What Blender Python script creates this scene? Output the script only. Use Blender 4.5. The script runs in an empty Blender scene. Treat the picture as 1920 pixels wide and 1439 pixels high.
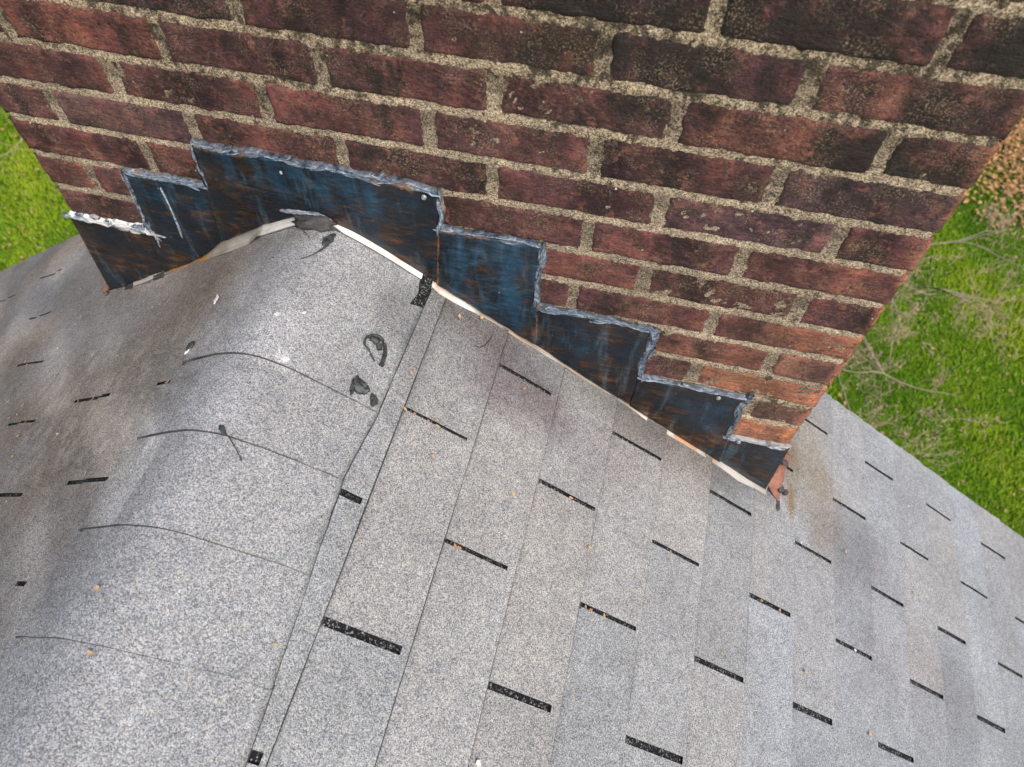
import bpy, bmesh, math, random
import numpy as np
from mathutils import Vector, Matrix, noise
random.seed(7); rng = np.random.default_rng(11)
S = bpy.context.scene
R = math.radians

# ------------------------------------------------------------------ camera
cd = bpy.data.cameras.new("camera"); cam = bpy.data.objects.new("camera", cd)
S.collection.objects.link(cam); S.camera = cam
CR = ((0.972093, 0.234222, 0.013245), (0.202148, -0.80765, -0.553929), (-0.119045, 0.541148, -0.832458))
cm = Matrix(((CR[0][0], -CR[1][0], -CR[2][0], 0.27206),
             (CR[0][1], -CR[1][1], -CR[2][1], -0.66482),
             (CR[0][2], -CR[1][2], -CR[2][2], 0.43013), (0, 0, 0, 1)))
cam.matrix_world = cm
cd.sensor_width = 36.0; cd.lens = 1308.9/1920*36
cd.clip_start = 0.02; cd.clip_end = 500
cd.dof.use_dof = True; cd.dof.focus_distance = 0.95; cd.dof.aperture_fstop = 6.5

# ------------------------------------------------------------------ sky, sun, exposure
w = bpy.data.worlds.new("World"); S.world = w; w.use_nodes = True
nt = w.node_tree; bg = nt.nodes["Background"]
sky = nt.nodes.new("ShaderNodeTexSky"); sky.sky_type = 'NISHITA'; sky.sun_disc = False
sd = Vector((0.42, -0.50, 0.76)).normalized()
sky.sun_elevation = math.asin(sd.z); sky.sun_rotation = math.atan2(sd.x, sd.y)
sky.air_density = 1.0; sky.dust_density = 3.0
nt.links.new(sky.outputs[0], bg.inputs[0]); bg.inputs[1].default_value = 0.115
sl = bpy.data.lights.new("sun", 'SUN'); sun = bpy.data.objects.new("sun", sl); S.collection.objects.link(sun)
sl.energy = 1.8; sl.angle = R(28); sl.color = (1.0, 0.93, 0.84)
sun.rotation_euler = sd.to_track_quat('Z', 'Y').to_euler()
sun.location = (3, -3, 6)
S.view_settings.view_transform = 'Standard'; S.view_settings.look = 'None'
S.view_settings.exposure = 0.6; S.view_settings.gamma = 1

# ------------------------------------------------------------------ helpers
def tag(o, label=None, cat=None, group=None, kind=None):
    if label: o['label'] = label
    if cat: o['category'] = cat
    if group: o['group'] = group
    if kind: o['kind'] = kind
    return o
def empty(name, loc=(0, 0, 0)):
    o = bpy.data.objects.new(name, None); S.collection.objects.link(o); o.location = loc; return o
def mesh_obj(name, verts, faces, mat, parent=None, smooth=True, cols=None, mats=None, fm=None):
    me = bpy.data.meshes.new(name)
    me.from_pydata([tuple(v) for v in verts], [], [tuple(int(i) for i in f) for f in faces])
    if smooth: me.polygons.foreach_set("use_smooth", [True]*len(me.polygons))
    if cols is not None:
        a = me.color_attributes.new("tint", 'FLOAT_COLOR', 'POINT')
        c = np.ones((len(verts), 4), np.float32); cc = np.asarray(cols, np.float32); c[:, :cc.shape[1]] = cc
        a.data.foreach_set("color", c.ravel())
    if mat: me.materials.append(mat)
    for m in (mats or []): me.materials.append(m)
    if fm is not None: me.polygons.foreach_set("material_index", fm)
    me.update()
    o = bpy.data.objects.new(name, me); S.collection.objects.link(o)
    if parent is not None:
        o.parent = parent
        o.matrix_parent_inverse = Matrix.Translation(-Vector(parent.location)) if parent.type == 'EMPTY' else Matrix()
    return o
class MB:
    def __init__(s): s.v = []; s.f = []; s.c = []
    def add(s, vs, fs, col=None):
        b = len(s.v); s.v += [tuple(v) for v in vs]; s.f += [tuple(b+i for i in f) for f in fs]
        if col is not None: s.c += ([col]*len(vs) if not hasattr(col[0], '__len__') else list(col))
    def box(s, a, b, col=None):
        x0, y0, z0 = a; x1, y1, z1 = b
        s.add([(x0,y0,z0),(x1,y0,z0),(x1,y1,z0),(x0,y1,z0),(x0,y0,z1),(x1,y0,z1),(x1,y1,z1),(x0,y1,z1)],
              [(0,3,2,1),(4,5,6,7),(0,1,5,4),(1,2,6,5),(2,3,7,6),(3,0,4,7)], col)
    def obj(s, name, mat, parent=None, smooth=True):
        return mesh_obj(name, s.v, s.f, mat, parent, smooth, s.c if s.c else None)
def fbm(x, y, z, o=4): return noise.fractal(Vector((x, y, z)), 1.0, 2.0, o)
def vn(x, y, z): return noise.noise(Vector((x, y, z)))
def grid_faces(nu, nv, base=0, flip=False):
    f = []
    for j in range(nv-1):
        for i in range(nu-1):
            a = base+j*nu+i; q = (a, a+1, a+nu+1, a+nu)
            f.append(q[::-1] if flip else q)
    return f
def lerp_poly(pts, x): return float(np.interp(x, [p[0] for p in pts], [p[1] for p in pts]))

# ------------------------------------------------------------------ node materials
class NT:
    def __init__(s, name):
        s.m = bpy.data.materials.new(name); s.m.use_nodes = True; s.t = s.m.node_tree; s.n = s.t.nodes
        s.b = s.n["Principled BSDF"]; tc = s.n.new("ShaderNodeTexCoord"); s.co = tc.outputs["Object"]
    def L(s, a, b): s.t.links.new(a, b)
    def mapping(s, sc=(1, 1, 1), loc=(0, 0, 0), rot=(0, 0, 0)):
        m = s.n.new("ShaderNodeMapping"); s.L(s.co, m.inputs[0])
        m.inputs["Scale"].default_value = sc; m.inputs["Location"].default_value = loc; m.inputs["Rotation"].default_value = rot
        return m.outputs[0]
    def noise(s, scale, detail=4, rough=.55, vec=None, dist=0):
        n = s.n.new("ShaderNodeTexNoise"); s.L(vec or s.co, n.inputs["Vector"])
        n.inputs["Scale"].default_value = scale; n.inputs["Detail"].default_value = detail
        n.inputs["Roughness"].default_value = rough; n.inputs["Distortion"].default_value = dist
        return n.outputs["Fac"]
    def vor(s, scale, out="Color", vec=None, feat='F1', rand=1):
        n = s.n.new("ShaderNodeTexVoronoi"); s.L(vec or s.co, n.inputs["Vector"]); n.inputs["Scale"].default_value = scale
        n.feature = feat; n.inputs["Randomness"].default_value = rand
        return n.outputs[out]
    def ramp(s, fac, stops, interp='LINEAR'):
        r = s.n.new("ShaderNodeValToRGB"); s.L(fac, r.inputs[0]); e = r.color_ramp.elements; r.color_ramp.interpolation = interp
        while len(e) < len(stops): e.new(0.5)
        for k, (p, c) in enumerate(stops):
            e[k].position = p; e[k].color = (*c, 1) if len(c) == 3 else c
        return r.outputs[0]
    def step(s, fac, a, b): return s.ramp(fac, [(a, (0, 0, 0)), (b, (1, 1, 1))])
    def math(s, op, a, b=None, clamp=False):
        n = s.n.new("ShaderNodeMath"); n.operation = op; n.use_clamp = clamp
        for i, v in enumerate((a, b)):
            if v is None: continue
            if isinstance(v, (int, float)): n.inputs[i].default_value = v
            else: s.L(v, n.inputs[i])
        return n.outputs[0]
    def mix(s, fac, a, b, mode='MIX'):
        n = s.n.new("ShaderNodeMix"); n.data_type = 'RGBA'; n.blend_type = mode
        for i, v in ((0, fac), (6, a), (7, b)):
            if isinstance(v, (int, float)): n.inputs[i].default_value = v
            elif isinstance(v, tuple): n.inputs[i].default_value = (*v, 1)
            else: s.L(v, n.inputs[i])
        return n.outputs[2]
    def attr(s, name="tint", out="Color"):
        a = s.n.new("ShaderNodeAttribute"); a.attribute_name = name; return a.outputs[out]
    def sep(s, c):
        n = s.n.new("ShaderNodeSeparateColor"); s.L(c, n.inputs[0]); return n.outputs
    def bump(s, h, strength, dist, prev=None):
        b = s.n.new("ShaderNodeBump"); b.inputs["Strength"].default_value = strength; b.inputs["Distance"].default_value = dist
        s.L(h, b.inputs["Height"])
        if prev is not None: s.L(prev, b.inputs["Normal"])
        return b.outputs[0]
    def fin(s, col, rough=.9, metal=0, nrm=None, spec=.5):
        for v, k in ((col, "Base Color"), (rough, "Roughness"), (metal, "Metallic"), (spec, "Specular IOR Level")):
            if isinstance(v, tuple): s.b.inputs[k].default_value = (*v, 1)
            elif isinstance(v, (int, float)): s.b.inputs[k].default_value = v
            else: s.L(v, s.b.inputs[k])
        if nrm is not None: s.L(nrm, s.b.inputs["Normal"])
        return s.m

def mat_granule(name, stops, cell=800, tinted=True):
    n = NT(name)
    warp = n.mapping((1, 1, 1))
    v1 = n.sep(n.vor(cell))[0]; v2 = n.sep(n.vor(cell*1.9))[1]
    f = n.math('ADD', n.math('MULTIPLY', v1, .62), n.math('MULTIPLY', v2, .38))
    c = n.ramp(f, stops)
    hue = n.sep(n.vor(cell*1.0, vec=n.mapping((1, 1, 1), (3.1, 1.7, .4))))[2]
    hc = n.ramp(hue, [(0, (.86, .95, 1.12)), (.45, (1, 1, 1)), (.75, (1.02, 1, .98)), (1, (1.14, 1.0, .87))])
    c = n.mix(.8, c, hc, 'MULTIPLY')
    big = n.noise(7, 5, .6); c = n.mix(1, c, n.ramp(big, [(.3, (.88, .88, .88)), (.7, (1.1, 1.1, 1.1))]), 'MULTIPLY')
    med = n.noise(55, 4, .65); c = n.mix(1, c, n.ramp(med, [(.3, (.86, .87, .88)), (.7, (1.12, 1.11, 1.1))]), 'MULTIPLY')
    if tinted:
        c = n.mix(1, c, n.attr(), 'MULTIPLY'); la = n.attr("tint", "Alpha")
        sp = n.step(n.noise(75, 4, .65, n.mapping((1, 1, 1), rot=(0, 0, .6))), .55, .60)
        c = n.mix(n.math('MULTIPLY', n.math('MULTIPLY', sp, la), .55), c, n.mix(n.noise(400, 3, .7), (.22, .21, .17), (.50, .49, .42)))
        gr = n.step(n.noise(38, 7, .78, n.mapping((1, 1, 1), (7, 3, 1))), .55, .68)
        c = n.mix(n.math('MULTIPLY', gr, n.math('ADD', n.math('MULTIPLY', la, .3), .16)), c, (.07, .06, .052))
    d = n.vor(cell, "Distance"); h = n.math('ADD', n.math('MULTIPLY', d, -1), v1)
    nr = n.bump(h, .55, .0012)
    nr = n.bump(n.noise(30, 3, .6), .25, .004, nr)
    return n.fin(c, .88, 0, nr, .35)
GR = [(.0, (.07, .075, .082)), (.24, (.16, .168, .18)), (.42, (.285, .295, .305)), (.6, (.385, .392, .40)), (.78, (.53, .53, .525)), (1, (.68, .67, .65))]
M_shingle = mat_granule("shingle_granules", GR)
M_slot = mat_granule("dark_felt_granules", [(0, (.004, .004, .005)), (.6, (.010, .011, .013)), (.74, (.03, .03, .034)), (.82, (.25, .26, .26)), (1, (.45, .45, .44))], 480, False)
M_edge = NT("shingle_edge").fin((.035, .034, .034), .95)

def mat_brick():
    n = NT("weathered_brick"); a = n.attr(); mask = n.attr("tint", "Alpha")
    c = n.mix(1, a, n.ramp(n.noise(34, 7, .78), [(.3, (.36, .36, .38)), (.5, (.95, .95, .95)), (.68, (1.75, 1.6, 1.5))]), 'MULTIPLY')
    c = n.mix(1, c, n.ramp(n.noise(60, 6, .75, n.mapping((1, 1, 3.2))), [(.3, (.5, .5, .5)), (.5, (1, 1, 1)), (.72, (1.5, 1.45, 1.4))]), 'MULTIPLY')
    c = n.mix(n.math('MULTIPLY', n.step(n.noise(42, 6, .8), .53, .62), .5), c, (.38, .15, .10))
    c = n.mix(n.math('MULTIPLY', n.step(n.noise(90, 5, .8), .54, .64), .4), c, (.16, .10, .13))
    dk = n.math('ADD', n.noise(11, 8, .74), n.math('MULTIPLY', mask, .15))
    c = n.mix(n.math('MULTIPLY', n.step(dk, .55, .66), .90), c, (.018, .014, .010))
    sp = n.noise(150, 5, .8, n.mapping((1, 1, 1.6), (9, 2, 4))); c = n.mix(n.math('MULTIPLY', n.step(sp, .54, .62), .5), c, (.022, .016, .012))
    tan = n.math('MULTIPLY', n.step(n.noise(420, 3, .7), .52, .60), n.step(n.noise(17, 5, .7, n.mapping((1, 1, 1), (5, 2, 1))), .46, .62))
    c = n.mix(n.math('MULTIPLY', tan, .65), c, (.34, .26, .15))
    wh = n.step(n.sep(n.vor(150))[0], .992, .994); c = n.mix(n.math('MULTIPLY', wh, n.ramp(n.vor(150, "Distance"), [(.14, (1,)*3), (.24, (0,)*3)])), c, (.6, .56, .54))
    pit = n.step(n.noise(230, 4, .8), .34, .46)
    c = n.mix(1, c, n.ramp(pit, [(0, (.22, .2, .2)), (1, (1.05, 1.05, 1.05))]), 'MULTIPLY')
    h = n.math('ADD', n.noise(230, 4, .8), n.math('MULTIPLY', n.noise(60, 5, .7, n.mapping((1, 1, 3))), 1.2))
    nr = n.bump(h, 1.0, .0034)
    return n.fin(c, n.ramp(n.noise(50, 3), [(.3, (.55,)*3), (.7, (.9,)*3)]), 0, nr, .4)
M_brick = mat_brick()
def mat_mortar():
    n = NT("sandy_mortar"); a = n.attr()
    c = n.ramp(n.sep(n.vor(700))[0], [(0, (.13, .10, .072)), (.3, (.30, .238, .168)), (.65, (.50, .405, .29)), (1, (.78, .65, .50))])
    c = n.mix(1, c, n.ramp(n.noise(35, 5, .7), [(.3, (.68, .68, .68)), (.7, (1.25, 1.22, 1.15))]), 'MULTIPLY')
    c = n.mix(1, c, a, 'MULTIPLY')
    mold = n.math('ADD', n.noise(60, 7, .8), n.math('MULTIPLY', n.attr("tint", "Alpha"), .15))
    c = n.mix(n.math('MULTIPLY', n.step(mold, .585, .66), .82), c, (.024, .020, .013))
    h = n.math('ADD', n.noise(320, 4, .75), n.sep(n.vor(520))[0])
    return n.fin(c, .95, 0, n.bump(h, .9, .002), .2)
M_mortar = mat_mortar()
def mat_copper():
    n = NT("patinated_sheet_metal"); a = n.attr()
    arc = n.noise(7, 8, .72, n.mapping((1.3, 1, 5), rot=(0, R(20), 0)), 2.6)
    drip = n.noise(9, 6, .62, n.mapping((3.2, 1, .8)), .8)
    f = n.math('ADD', n.math('MULTIPLY', arc, .55), n.math('MULTIPLY', n.noise(12, 4, .6), .45))
    c = n.ramp(f, [(.30, (.004, .005, .008)), (.42, (.008, .018, .032)), (.49, (.010, .013, .018)), (.54, (.036, .020, .013)), (.62, (.11, .052, .022)), (.72, (.20, .10, .045))])
    patch = n.math('ADD', n.noise(7, 3, .5, n.mapping((1, 1, 1), (4, 1, 2))), n.math('MULTIPLY', n.math('SUBTRACT', n.sep(a)[2], .5), .5))
    blu = n.math('MULTIPLY', n.math('MULTIPLY', n.step(drip, .40, .66), n.step(patch, .38, .66)), .85)
    c = n.mix(blu, c, (.018, .075, .135))
    blu2 = n.math('MULTIPLY', n.math('MULTIPLY', n.step(n.noise(10, 8, .74, n.mapping((1.0, 1, 2.2), (3, 0, 1), (0, R(-20), 0)), 2.5), .50, .66), n.step(patch, .42, .7)), .40)
    c = n.mix(blu2, c, (.07, .16, .22))
    c = n.mix(n.math('MULTIPLY', n.step(n.noise(9, 6, .68, n.mapping((4, 1, .6), (2, 0, 0))), .55, .76), .42), c, (.16, .27, .35))
    fine = n.noise(30, 7, .8, n.mapping((1.2, 1, 9), rot=(0, R(-14), 0)), 1.5)
    c = n.mix(1, c, n.ramp(fine, [(.35, (.45,)*3), (.5, (1,)*3), (.68, (2.1,)*3)]), 'MULTIPLY')
    rim = n.step(n.math('ADD', n.sep(a)[0], n.math('MULTIPLY', n.math('SUBTRACT', n.noise(48, 6, .75), .5), 1.7)), .42, .62)
    c = n.mix(n.math('MULTIPLY', rim, .85), c, n.mix(n.noise(90, 4, .7), (.16, .055, .016), (.40, .25, .13)))   # rust rims
    c = n.mix(n.math('MULTIPLY', n.sep(a)[1], .8), c, (.012, .013, .015))
    wh = n.step(n.sep(n.vor(150))[1], .992, .994); c = n.mix(n.math('MULTIPLY', wh, n.ramp(n.vor(150, "Distance"), [(.10, (1,)*3), (.18, (0,)*3)])), c, (.5, .52, .52))
    nr = n.bump(n.noise(14, 3, .5), .35, .01); nr = n.bump(fine, .12, .001, nr)
    return n.fin(c, n.ramp(n.noise(25, 5, .7), [(.3, (.14,)*3), (.7, (.36,)*3)]), .2, nr, .5)
M_metal = mat_copper()
def mat_seal():
    n = NT("dried_sealant"); a = n.attr()
    s0 = n.math('MULTIPLY', n.sep(a)[1], .26)
    s1 = n.noise(60, 7, .75, n.mapping((1, 1, 2.4), rot=(0, R(24), 0)), 1.6)
    c = n.ramp(n.math('SUBTRACT', n.math('ADD', s1, s0), .14), [(.34, (.012, .016, .024)), (.45, (.045, .065, .095)), (.54, (.13, .18, .25)), (.64, (.34, .40, .47)), (.74, (.6, .64, .67))])
    c = n.mix(n.math('MULTIPLY', n.step(n.noise(45, 4, .6), .58, .66), .6), c, (.33, .2, .1))
    c = n.mix(n.math('MULTIPLY', n.sep(a)[0], n.step(n.noise(50, 5, .7), .4, .48)), c, (.78, .74, .70))
    return n.fin(c, .5, 0, n.bump(s1, .7, .003), .5)
M_seal = mat_seal()
def mat_galv():
    n = NT("bare_flashing_strip"); a = n.attr(); k = n.sep(a)
    c = n.mix(k[0], n.ramp(n.noise(30, 5, .7), [(.3, (.10, .10, .095)), (.7, (.34, .32, .28))]), n.ramp(n.noise(24, 4, .6), [(.3, (.62, .60, .56)), (.7, (.86, .86, .85))]))
    c = n.mix(n.math('MULTIPLY', k[1], n.step(n.noise(35, 5, .7), .38, .52)), c, n.mix(n.noise(90, 4), (.30, .10, .015), (.62, .28, .05)))
    c = n.mix(k[2], c, (.03, .028, .027))
    return n.fin(c, .45, .15, n.bump(n.noise(40, 3), .3, .003), .5)
M_galv = mat_galv()
def simple(name, c1, c2, sc, rough=.8, metal=0, bump=.4, bd=.002):
    n = NT(name); f = n.noise(sc, 6, .7)
    return n.fin(n.ramp(f, [(.32, c1), (.68, c2)]), rough, metal, n.bump(f, bump, bd))
M_tar = simple("black_tar", (.008, .010, .011), (.09, .105, .105), 160, .35, 0, .7, .002)
M_lump = simple("grey_rubber", (.028, .027, .028), (.085, .078, .076), 60, .6, 0, .8, .004)
M_rust = simple("rusty_metal", (.17, .055, .03), (.42, .20, .145), 70, .75, .1, .5, .002)
M_husk = simple("dry_husk", (.36, .19, .08), (.74, .55, .30), 200, .8)
M_leafo = simple("orange_crumb", (.30, .13, .05), (.62, .38, .19), 300, .8)
M_white = simple("white_chip", (.62, .62, .6), (.85, .85, .84), 150, .6)
M_screw = simple("screw_head_metal", (.22, .23, .24), (.5, .5, .48), 300, .4, .4)
M_trim = simple("painted_trim", (.62, .62, .6), (.72, .72, .7), 8, .6, 0, .1)
M_siding = simple("siding_paint", (.5, .48, .43), (.6, .58, .52), 5, .7, 0, .1)
M_bark = simple("pale_bark", (.26, .21, .15), (.48, .40, .30), 60, .9, 0, .5, .004)
M_twig = simple("budding_twig", (.30, .20, .14), (.52, .38, .27), 20, .9, 0, .1)
M_leaf = simple("dead_leaf", (.28, .13, .05), (.62, .40, .20), 30, .8, 0, .3, .004)
def mat_lawn():
    n = NT("lawn_soil"); f = n.noise(1.1, 6, .65); g = n.noise(14, 5, .75)
    c = n.mix(f, (.05, .12, .006), (.13, .22, .012)); c = n.mix(1, c, n.ramp(g, [(.3, (.5,)*3), (.7, (1.4,)*3)]), 'MULTIPLY')
    return n.fin(c, .95, 0, n.bump(g, .8, .05), .1)
M_lawn = mat_lawn()
n = NT("grass_blades"); M_grass = n.fin(n.attr(), .8, 0, None, .12)
n = NT("litter_leaves"); M_lit = n.fin(n.attr(), .85, 0, None, .15)

# ------------------------------------------------------------------ roof surface maths (ridge runs along y)
X0, ZR0, TR = -.15634, -.257, .663
ZL0, TL, KS = -.265, .6249, .028
def hz(x):
    zr = ZR0-TR*(x-X0); zl = ZL0+TL*(x+.156); m = np.minimum(zr, zl)
    return m-KS*np.log(np.exp(-(zr-m)/KS)+np.exp(-(zl-m)/KS))
_x = np.linspace(-6, 6, 12001); _z = hz(_x); _t = np.concatenate([[0], np.cumsum(np.hypot(np.diff(_x), np.diff(_z)))])
_t -= np.interp(-.148, _x, _t)
def surf(t, lift):
    x = np.interp(t, _t, _x); e = .002; sl = (hz(x+e)-hz(x-e))/(2*e); nn = 1/np.sqrt(1+sl*sl)
    return x-sl*nn*lift, hz(x)+nn*lift
def P(t, y, lift=0.0):
    x, z = surf(np.array([float(t)]), lift); return Vector((float(x[0]), y, float(z[0])))
Y0, DY = .2172, .1444            # slot lines on the right slope
TC0, TCD = .197, .1143           # course butts
GROUND = -7.0

# ------------------------------------------------------------------ ground
gm = MB(); gm.add([(-120,-120,GROUND),(120,-120,GROUND),(120,120,GROUND),(-120,120,GROUND)], [(0,1,2,3)])
tag(gm.obj("ground", M_lawn), kind="structure")

def blades(n, xr, yr, hgt, wid, name):
    x = rng.uniform(*xr, n); y = rng.uniform(*yr, n)
    key = np.array([noise.noise(Vector((a*.55, b*.55, 0))) for a, b in zip(x[::20], y[::20])]); key = np.repeat(key, 20)[:n]
    # smooth patch value from cheap sines so neighbours agree
    pv = np.sin(x*1.3+.7*np.sin(y*1.1))*np.cos(y*1.05+.6*np.sin(x*.8))*.5+.28*np.sin(x*3.3+y*2.1)+.2*np.sin(x*6.1-y*4.7)*np.sin(y*5.3)
    lit = np.clip(1-np.hypot((x-6.7)/1.5, (y-10.9)/2.1), 0, 1)+.25*np.sin(x*9)*np.sin(y*8)
    keep = ~((lit > .25) & (rng.random(n) < .93)); x, y, pv = x[keep], y[keep], pv[keep]; n = len(x)
    a = rng.uniform(0, 2*np.pi, n); h = hgt*rng.uniform(.5, 1.2, n)*(1+.35*pv); ln = rng.uniform(.4, 1.3, n)*h
    dx, dy = np.cos(a), np.sin(a); px, py = -dy*wid*.5, dx*wid*.5
    v = np.zeros((n, 3, 3)); v[:, 0] = np.c_[x-px, y-py, np.full(n, GROUND)]; v[:, 1] = np.c_[x+px, y+py, np.full(n, GROUND)]
    v[:, 2] = np.c_[x+dx*ln, y+dy*ln, GROUND+h]
    r = rng.random(n)
    dark = np.array([.045, .125, .006]); mid = np.array([.14, .275, .012]); yel = np.array([.34, .42, .025]); dry = np.array([.55, .46, .22])
    k = np.clip(.55+.62*pv+.35*(r-.5), 0, 1)[:, None]
    c = np.where(k < .5, dark+(mid-dark)*k*2, mid+(yel-mid)*(k-.5)*1.6)
    isd = rng.random(n) < .035; c[isd] = dry*rng.uniform(.6, 1.1, (isd.sum(), 1))
    cols = np.repeat(c, 3, axis=0)
    return v.reshape(-1, 3), cols
vs, cs = [], []
for args in ((260000, (1.8, 9), (1.5, 13.5), .045, .018), (130000, (-14, -6), (2.2, 10), .045, .018), (120000, (-16, 16), (-6, 20), .055, .026)):
    v, c = blades(*args, "g"); vs.append(v); cs.append(c)
v = np.concatenate(vs); c = np.concatenate(cs); nf = len(v)//3
me = bpy.data.meshes.new("lawn_grass"); me.vertices.add(len(v)); me.vertices.foreach_set("co", v.ravel())
me.loops.add(nf*3); me.loops.foreach_set("vertex_index", np.arange(nf*3)); me.polygons.add(nf)
me.polygons.foreach_set("loop_start", np.arange(0, nf*3, 3)); me.polygons.foreach_set("loop_total", np.full(nf, 3))
a = me.color_attributes.new("tint", 'FLOAT_COLOR', 'POINT'); a.data.foreach_set("color", np.c_[c, np.ones(len(c))].astype(np.float32).ravel())
me.materials.append(M_grass); me.update(); me.validate()
go = bpy.data.objects.new("lawn_grass", me); S.collection.objects.link(go)
tag(go, "short bright green lawn grass far below the roof", "grass", kind="stuff")

def leaf_mesh(sz, curl=.3, seed=0):
    r = random.Random(seed); pts = []; n = 9
    prof = [0, .55, .9, 1, .85, .95, .6, .35, 0]
    vs, fs = [], []
    for i in range(n):
        u = i/(n-1); ww = prof[i]*.36*sz*(1+r.uniform(-.2, .2)); z = curl*sz*(4*(u-.5)**2-.4)*.5
        for s_ in (-1, 0, 1): vs.append(((u-.5)*sz, s_*ww, z+abs(s_)*curl*sz*.25+.15*sz))
    for i in range(n-1):
        for k in range(2): q = i*3+k; fs.append((q, q+1, q+4, q+3))
    return vs, fs
# litter patch, upper right of the lawn
lb = MB()
for i in range(9000):
    x = random.gauss(6.9, 1.0); y = random.gauss(11.1, 1.35)
    if math.hypot((x-6.9)/2.1, (y-11.2)/2.8) > 1.05+.2*vn(x, y, 1): continue
    sz = random.uniform(.05, .11); vs_, fs_ = [(-.5, 0, .1), (0, -.3, .25), (.5, 0, .1), (0, .3, .3)], [(0, 1, 2, 3)]
    m = Matrix.Translation((x, y, GROUND+.03+random.random()*.06)) @ Matrix.Rotation(random.uniform(0, 6.3), 4, 'Z') @ Matrix.Rotation(random.uniform(-.6, .6), 4, 'X') @ Matrix.Scale(sz, 4)
    k = random.random(); col = (.28+.34*k, .155+.21*k, .065+.11*k)
    lb.add([m @ Vector(q) for q in vs_], fs_, col)
tag(lb.obj("leaf_litter", M_lit, smooth=False), "dense patch of brown fallen leaves at the edge of the lawn", "leaves", kind="stuff")
# countable leaves on the grass
lv = [mesh_obj("fallen_leaf", *leaf_mesh(.085, .4, k), M_leaf) for k in range(3)]
def copies(protos, used, loc, rot, sc=1.0):
    k = random.randrange(len(protos))
    if k not in used: o = protos[k]; used.add(k)
    else: o = protos[k].copy(); S.collection.objects.link(o)
    o.location = loc; o.rotation_euler = rot; o.scale = (sc,)*3; return o
used = set()
for i in range(90):
    x = random.uniform(3.0, 6.3); y = random.uniform(2.6, 9.5)
    if y > 4.5+(x-2.8)*2.6 or y < 1.0+(x-2)*.9: continue
    o = copies(lv, used, (x, y, GROUND+.07), (random.uniform(-.4, .4), random.uniform(-.4, .4), random.uniform(0, 6.3)), random.uniform(.35, .8))
    tag(o, "small dry brown leaf scattered on the lawn right of the chimney", "leaf", "fallen leaves on the lawn right of the chimney")
for i in range(60):
    x = random.uniform(-10.2, -7.4); y = random.uniform(4.2, 7.4)
    o = copies(lv, used, (x, y, GROUND+.07), (random.uniform(-.4, .4), random.uniform(-.4, .4), random.uniform(0, 6.3)), random.uniform(.35, .8))
    tag(o, "small dry brown leaf scattered on the lawn left of the chimney", "leaf", "fallen leaves on the lawn left of the chimney")

# ------------------------------------------------------------------ bare trees
def tube(mb, pts, rads, n=5):
    vs, fs = [], []
    for i, p in enumerate(pts):
        d = (pts[min(i+1, len(pts)-1)]-pts[max(i-1, 0)]).normalized()
        a = d.orthogonal().normalized(); b = d.cross(a)
        for k in range(n):
            t = 2*math.pi*k/n; vs.append(p+(a*math.cos(t)+b*math.sin(t))*rads[i])
    for i in range(len(pts)-1):
        for k in range(n): fs.append((i*n+k, i*n+(k+1) % n, (i+1)*n+(k+1) % n, (i+1)*n+k))
    mb.add(vs, fs)
def bare_tree(base, heads, name, label, seed, spread=1.1, dens=1.0):
    random.seed(seed); root = empty(name, base); B = Vector(base)
    tr, br, tw = MB(), MB(), MB()
    fork = B+Vector((0, 0, 1.1)); tube(tr, [B, B+Vector((.03, .02, .55)), fork], [.07, .06, .05], 10)
    def twigs(p, d, L, r, depth):
        pts = [p]; q = p.copy(); dd = d.normalized(); nseg = 5
        for i in range(nseg):
            dd = (dd+Vector((random.gauss(0, .2), random.gauss(0, .2), random.gauss(-.02, .13)))).normalized(); q = q+dd*L/nseg; pts.append(q.copy())
        tube(br if r > .006 else tw, pts, [max(.0018, r*(1-.75*i/nseg)) for i in range(nseg+1)], 5 if r > .006 else 3)
        if depth == 0:
            for k in range(int(9*dens)):      # swelling buds
                c = pts[random.randrange(1, nseg+1)]+Vector((random.gauss(0, .02),)*3); s = random.uniform(.006, .014)
                e = Vector((random.gauss(0, 1), random.gauss(0, 1), random.gauss(0, 1))).normalized()*s; f = e.orthogonal().normalized()*s*.45
                tw.add([c-e, c+f, c+e, c-f], [(0, 1, 2, 3)])
            return
        for k in range(int((4 if depth > 1 else 5)*dens)):
            i = random.randrange(1, nseg+1); v = Vector((random.gauss(0, 1), random.gauss(0, 1), random.gauss(.1, .5))).normalized()
            twigs(pts[i], (dd*.8+v*spread), L*random.uniform(.45, .7), r*.5, depth-1)
    for h, rad in heads:
        H = Vector(h); mid = fork.lerp(H, .5)+Vector((random.gauss(0, .08), random.gauss(0, .08), -.05)); pts = [fork, mid, H]
        tube(br, pts, [rad*1.3, rad*.9, rad*.75], 7)
        d = (H-mid).normalized()
        for k in range(3): twigs(H, (d+Vector((random.gauss(0, .7), random.gauss(0, .7), random.gauss(0, .3)))), random.uniform(.5, .8), rad*.7, 3)
        for k in range(3): twigs(mid, (d+Vector((random.gauss(0, .9), random.gauss(0, .9), random.gauss(0, .4)))), .55, rad*.6, 2)
    tr.obj("trunk", M_bark, root); br.obj("branches", M_bark, root); tw.obj("crown", M_twig, root, smooth=False)
    return tag(root, label, "tree")
bare_tree((2.6, 6.3, GROUND), [((3.03, 4.85, -5.0), .013), ((3.6, 5.2, -5.1), .012), ((3.0, 4.0, -5.2), .010), ((3.9, 6.1, -5.2), .011), ((2.75, 3.6, -5.4), .009)],
          "bare_tree", "leafless budding tree over the lawn right of the chimney", 5, dens=.8)
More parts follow.
